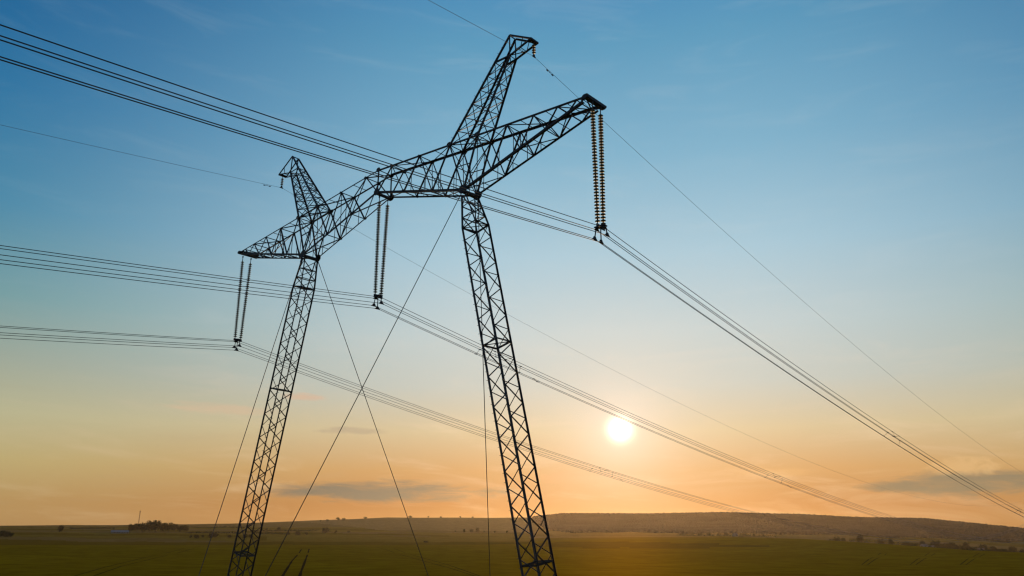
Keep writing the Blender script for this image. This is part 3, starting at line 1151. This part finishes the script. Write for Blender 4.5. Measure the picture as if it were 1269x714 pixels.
# hedges that divide the fields of the left hillside
def hedge(px0, r0, px1, r1, h, seed, label, group='hedges of the left hillside'):
    p0, p1 = ground_at(px0, r0), ground_at(px1, r1)
    t = empty('hedge', (p0 + p1) / 2)
    tag(t, label, 'hedge', group)
    r = random.Random(seed)
    b, st = MB(), MB()
    n = max(4, int((p1 - p0).length / 6))
    for k in range(n + 1):
        f = k / n
        q = p0.lerp(p1, f)
        c = Vector((q.x + r.uniform(-2, 2), q.y + r.uniform(-2, 2), ground_z(q.x, q.y))) - (p0 + p1) / 2
        hh = h * r.uniform(0.45, 1.25)
        st.tube([c, c + Vector((0, 0, hh * 0.6))], 0.12, 4)
        for j in range(34):
            d = Vector((r.gauss(0, 2.2), r.gauss(0, 2.2), hh * (0.1 + 0.85 * r.random())))
            nn = Vector((r.gauss(0, 1), r.gauss(0, 1), r.gauss(0, 1))).normalized()
            u = nn.orthogonal().normalized()
            v = nn.cross(u)
            w = r.uniform(0.5, 1.1)
            b.add([c + d - u * w, c + d - v * w, c + d + u * w, c + d + v * w], [(0, 1, 2, 3)])
    b.build('foliage', LEAF[seed % 3], t)
    st.build('stem', BARK, t)


hedge(236, 2250, 305, 2330, 6.0, 1, 'long dark tree hedge on the skyline slope just right of the grove')
hedge(232, 1620, 296, 1500, 3.6, 2, 'lower hedge crossing the left hillside before the left leg')
hedge(312, 1800, 392, 1950, 3.4, 3, 'hedge slanting up the hillside right of the left leg')
hedge(318, 1560, 352, 1500, 3.0, 4, 'short hedge lowest on the slope right of the left leg')
hedge(86, 2150, 140, 2200, 3.0, 5, 'faint hedge on the skyline slope left of the pale shed')

RG = 'hedges of the right valley'
hedge(1128, 1240, 1200, 1300, 6.5, 6, 'dark tall hedge in front of the village on the right', RG)
hedge(1175, 1190, 1262, 1150, 6.0, 7, 'ragged hedge across the valley at the right edge before the village', RG)
hedge(1030, 1220, 1075, 1180, 5.0, 8, 'short low hedge at the field edge left of the village', RG)
hedge(840, 1600, 960, 1580, 4.0, 9, 'thin hazy hedge along the foot of the wooded hill', RG)
hedge(1180, 930, 1268, 905, 2.6, 10, 'low hedge along the far edge of the green field at the right edge', RG)
hedge(1085, 1500, 1160, 1560, 6.0, 11, 'hedge climbing the slope behind the village', RG)
hedge(1190, 1620, 1290, 1700, 6.0, 12, 'hedge high on the slope behind the village near the right edge', RG)

WALL = mat('limewash_wall', (.26, .235, .20), 0.9, 0, 0.1, 0.5)
ROOFW = mat('pale_sheet_roof', (.22, .21, .20), 0.8, 0.0, 0.1, 0.2)
ROOFR = mat('grey_tile_roof', (.16, .13, .11), 0.9, 0, 0.2, 0.6)
GLAZ = mat('window_glass', (.03, .035, .04), 0.1)


def house(px, r, w, d, h, rh, roofm, rz, label, cat='house', name='house', nwin=3):
    p = ground_at(px, r)
    t = empty(name, p)
    t.rotation_euler = (0, 0, rz)
    tag(t, label, cat, 'buildings on the far meadows')
    b = MB()
    x, y = w / 2, d / 2
    b.add([(-x, -y, -1), (x, -y, -1), (x, y, -1), (-x, y, -1), (-x, -y, h), (x, -y, h), (x, y, h), (-x, y, h), (-x, 0, h + rh), (x, 0, h + rh)],
          [(0, 1, 5, 4), (1, 2, 6, 9, 5), (2, 3, 7, 6), (3, 0, 4, 8, 7), (3, 2, 1, 0)])
    b.build('wall', WALL, t)
    q = MB()
    o, th = 0.4, 0.22
    for s_ in (-1, 1):
        e0, e1 = Vector((-x - o, s_ * (y + o), h - rh * o / y + 0.05)), Vector((x + o, s_ * (y + o), h - rh * o / y + 0.05))
        r0, r1 = Vector((-x - o, 0, h + rh + 0.05)), Vector((x + o, 0, h + rh + 0.05))
        k = Vector((0, 0, th))
        q.add([e0, e1, r1, r0, e0 + k, e1 + k, r1 + k, r0 + k], [(0, 1, 2, 3), (7, 6, 5, 4), (0, 4, 5, 1), (1, 5, 6, 2), (3, 7, 4, 0)])
    q.build('roof', roofm, t)
    for s_ in (-1, 1):
        for k in range(nwin):
            wx = lerp(-x * 0.7, x * 0.7, (k + 0.5) / nwin)
            g = MB()
            g.box((wx, s_ * (y + 0.01), h * 0.38), (wx, s_ * (y + 0.01), h * 0.78), 1.1, 0.06, ref=(0, 1, 0))
            g.build('window', GLAZ, t)
    dd = MB()
    dd.box((x * 0.86, -(y + 0.01), 0.0), (x * 0.86, -(y + 0.01), 2.1), 1.0, 0.06, ref=(0, 1, 0))
    dd.build('door', GLAZ, t)
    return t


vrz = lambda px: -azel(px, 660)[0]
house(148.5, 1560, 17 * m_px(1560), 12, 2.6, 2.6, ROOFW, vrz(148), 'long low shed with a pale metal roof left of the dark grove', 'shed', 'farm_shed', 5)
house(911, 1560, 8, 7, 3.6, 2.6, ROOFR, vrz(911) + 0.9, 'small white house among the trees at the foot of the wooded hill')
house(1151, 1310, 9, 8, 3.4, 3, ROOFR, vrz(1151) + 0.4, 'small pale house before the middle of the village belt')
house(1143, 1330, 9, 8, 4.0, 3.2, ROOFR, vrz(1143) - 0.5, 'small house with a dark roof just left of the pale village house')
house(1211, 1300, 10, 8, 4.0, 3.2, ROOFR, vrz(1211) + 0.3, 'house with a dark roof farthest right in the village belt')

# thin lattice radio mast by the grove
p = ground_at(170, 1850)
t = empty('radio_mast', p)
tag(t, 'thin lattice radio mast rising behind the left end of the grove', 'mast')
H = 21 * m_px(1850)
mb = MB()
for ix, iy in SXY:
    mb.box((ix * 0.9, iy * 0.9, 0), (ix * 0.45, iy * 0.45, H), 0.16, 0.16)
for k in range(18):
    z0, z1 = H * k / 18, H * (k + 1) / 18
    w0, w1 = lerp(.9, .45, k / 18), lerp(.9, .45, (k + 1) / 18)
    for fi in range(4):
        (ax, ay), (bx, by) = SXY[fi], SXY[(fi + 1) % 4]
        if k % 2:
            ax, ay, bx, by = bx, by, ax, ay
        mb.box((ax * w0, ay * w0, z0), (bx * w1, by * w1, z1), 0.08, 0.08)
mb.build('lattice', STEEL, t)
mb = MB()
mb.lathe([(0.3, 0), (0.9, 0.4), (0.9, 1.6), (0.3, 2.0)], 10, (0, 0, H - 3))
mb.lathe([(0.05, 0), (0.05, 2.5)], 6, (0, 0, H))
mb.build('antenna', STEEL, t)

# the far wood that covers the long hill: thousands of crowns, one mass
ico = bmesh.new()
bmesh.ops.create_icosphere(ico, subdivisions=1, radius=1.0)
ico_v = np.array([v.co for v in ico.verts])
ico_f = np.array([[v.index for v in f.verts] for f in ico.faces])
ico.free()
nr = np.random.default_rng(3)
pts = []
px = 655.0
foot_px = [655, 690, 800, 900, 1000, 1060, 1150, 1269, 1450]
foot_r = [3150, 2300, 2150, 2200, 2250, 2350, 2450, 2500, 2500]
a_lo, a_hi = azel(662, 655)[0], azel(1460, 655)[0]
r = 2100.0
while r < 3480:
    step = 9.0
    aa = a_lo
    while aa < a_hi:
        pxx = float(np.interp(aa, _az, PXC))
        fr = float(np.interp(pxx, foot_px, foot_r)) + 60 * math.sin(pxx * 0.05) + 40 * math.sin(pxx * 0.13)
        if r > fr:
            pts.append((aa + nr.uniform(-.4, .4) * step / r, r + nr.uniform(-.5, .5) * step))
        aa += step / r * (1.0 if r > 2900 else 1.15)
    r += step * 1.25
nP = len(pts)
V = np.empty((nP * 12, 3))
for i, (aa, r_) in enumerate(pts):
    s_ = nr.uniform(4.2, 7.0)
    hh = nr.uniform(3.5, 6.5)
    z = ground_polar(aa, r_)
    jit = 1 + nr.uniform(-.22, .22, (12, 1))
    V[i * 12:(i + 1) * 12] = ico_v * jit * (s_, s_, hh) + (CAM.x + math.sin(aa) * r_, CAM.y + math.cos(aa) * r_, z + 1.5)
F = (ico_f[None] + (np.arange(nP) * 12)[:, None, None]).reshape(-1, 3)
fm = bpy.data.meshes.new('forest')
fm.vertices.add(len(V))
fm.vertices.foreach_set('co', V.ravel())
fm.loops.add(F.size)
fm.loops.foreach_set('vertex_index', F.ravel())
fm.polygons.add(len(F))
fm.polygons.foreach_set('loop_start', np.arange(0, F.size, 3))
fm.polygons.foreach_set('loop_total', np.full(len(F), 3))
fm.update(calc_edges=True)
fm.materials.append(mat('woodland', (.024, .026, .020), 0.95, 0, 0.75, 0.009, 0.1))
tag(link('forest', fm), kind='stuff')

# ------------------------------------------------------------------ haze: one box of even, thin air round everything
hz = MB()
R_ = 5200
cx, cy = CAM.x, CAM.y
hz.add([(cx + sx * R_, cy + sy * R_, z) for z in (-160, 140) for sx, sy in SXY],
       [(3, 2, 1, 0), (4, 5, 6, 7), (0, 1, 5, 4), (1, 2, 6, 5), (2, 3, 7, 6), (3, 0, 4, 7)])
hm = bpy.data.materials.new('thin_air')
hm.use_nodes = True
hm.node_tree.nodes.clear()
T = NT(hm.node_tree)
pv = T.node('ShaderNodeVolumePrincipled')
pv.inputs['Color'].default_value = (0.96, 0.83, 0.64, 1)
pv.inputs['Density'].default_value = 2.4e-5
pv.inputs['Anisotropy'].default_value = 0.68
oo = T.node('ShaderNodeOutputMaterial')
T.l.new(pv.outputs[0], oo.inputs['Volume'])
tag(hz.build('haze', hm), kind='stuff')
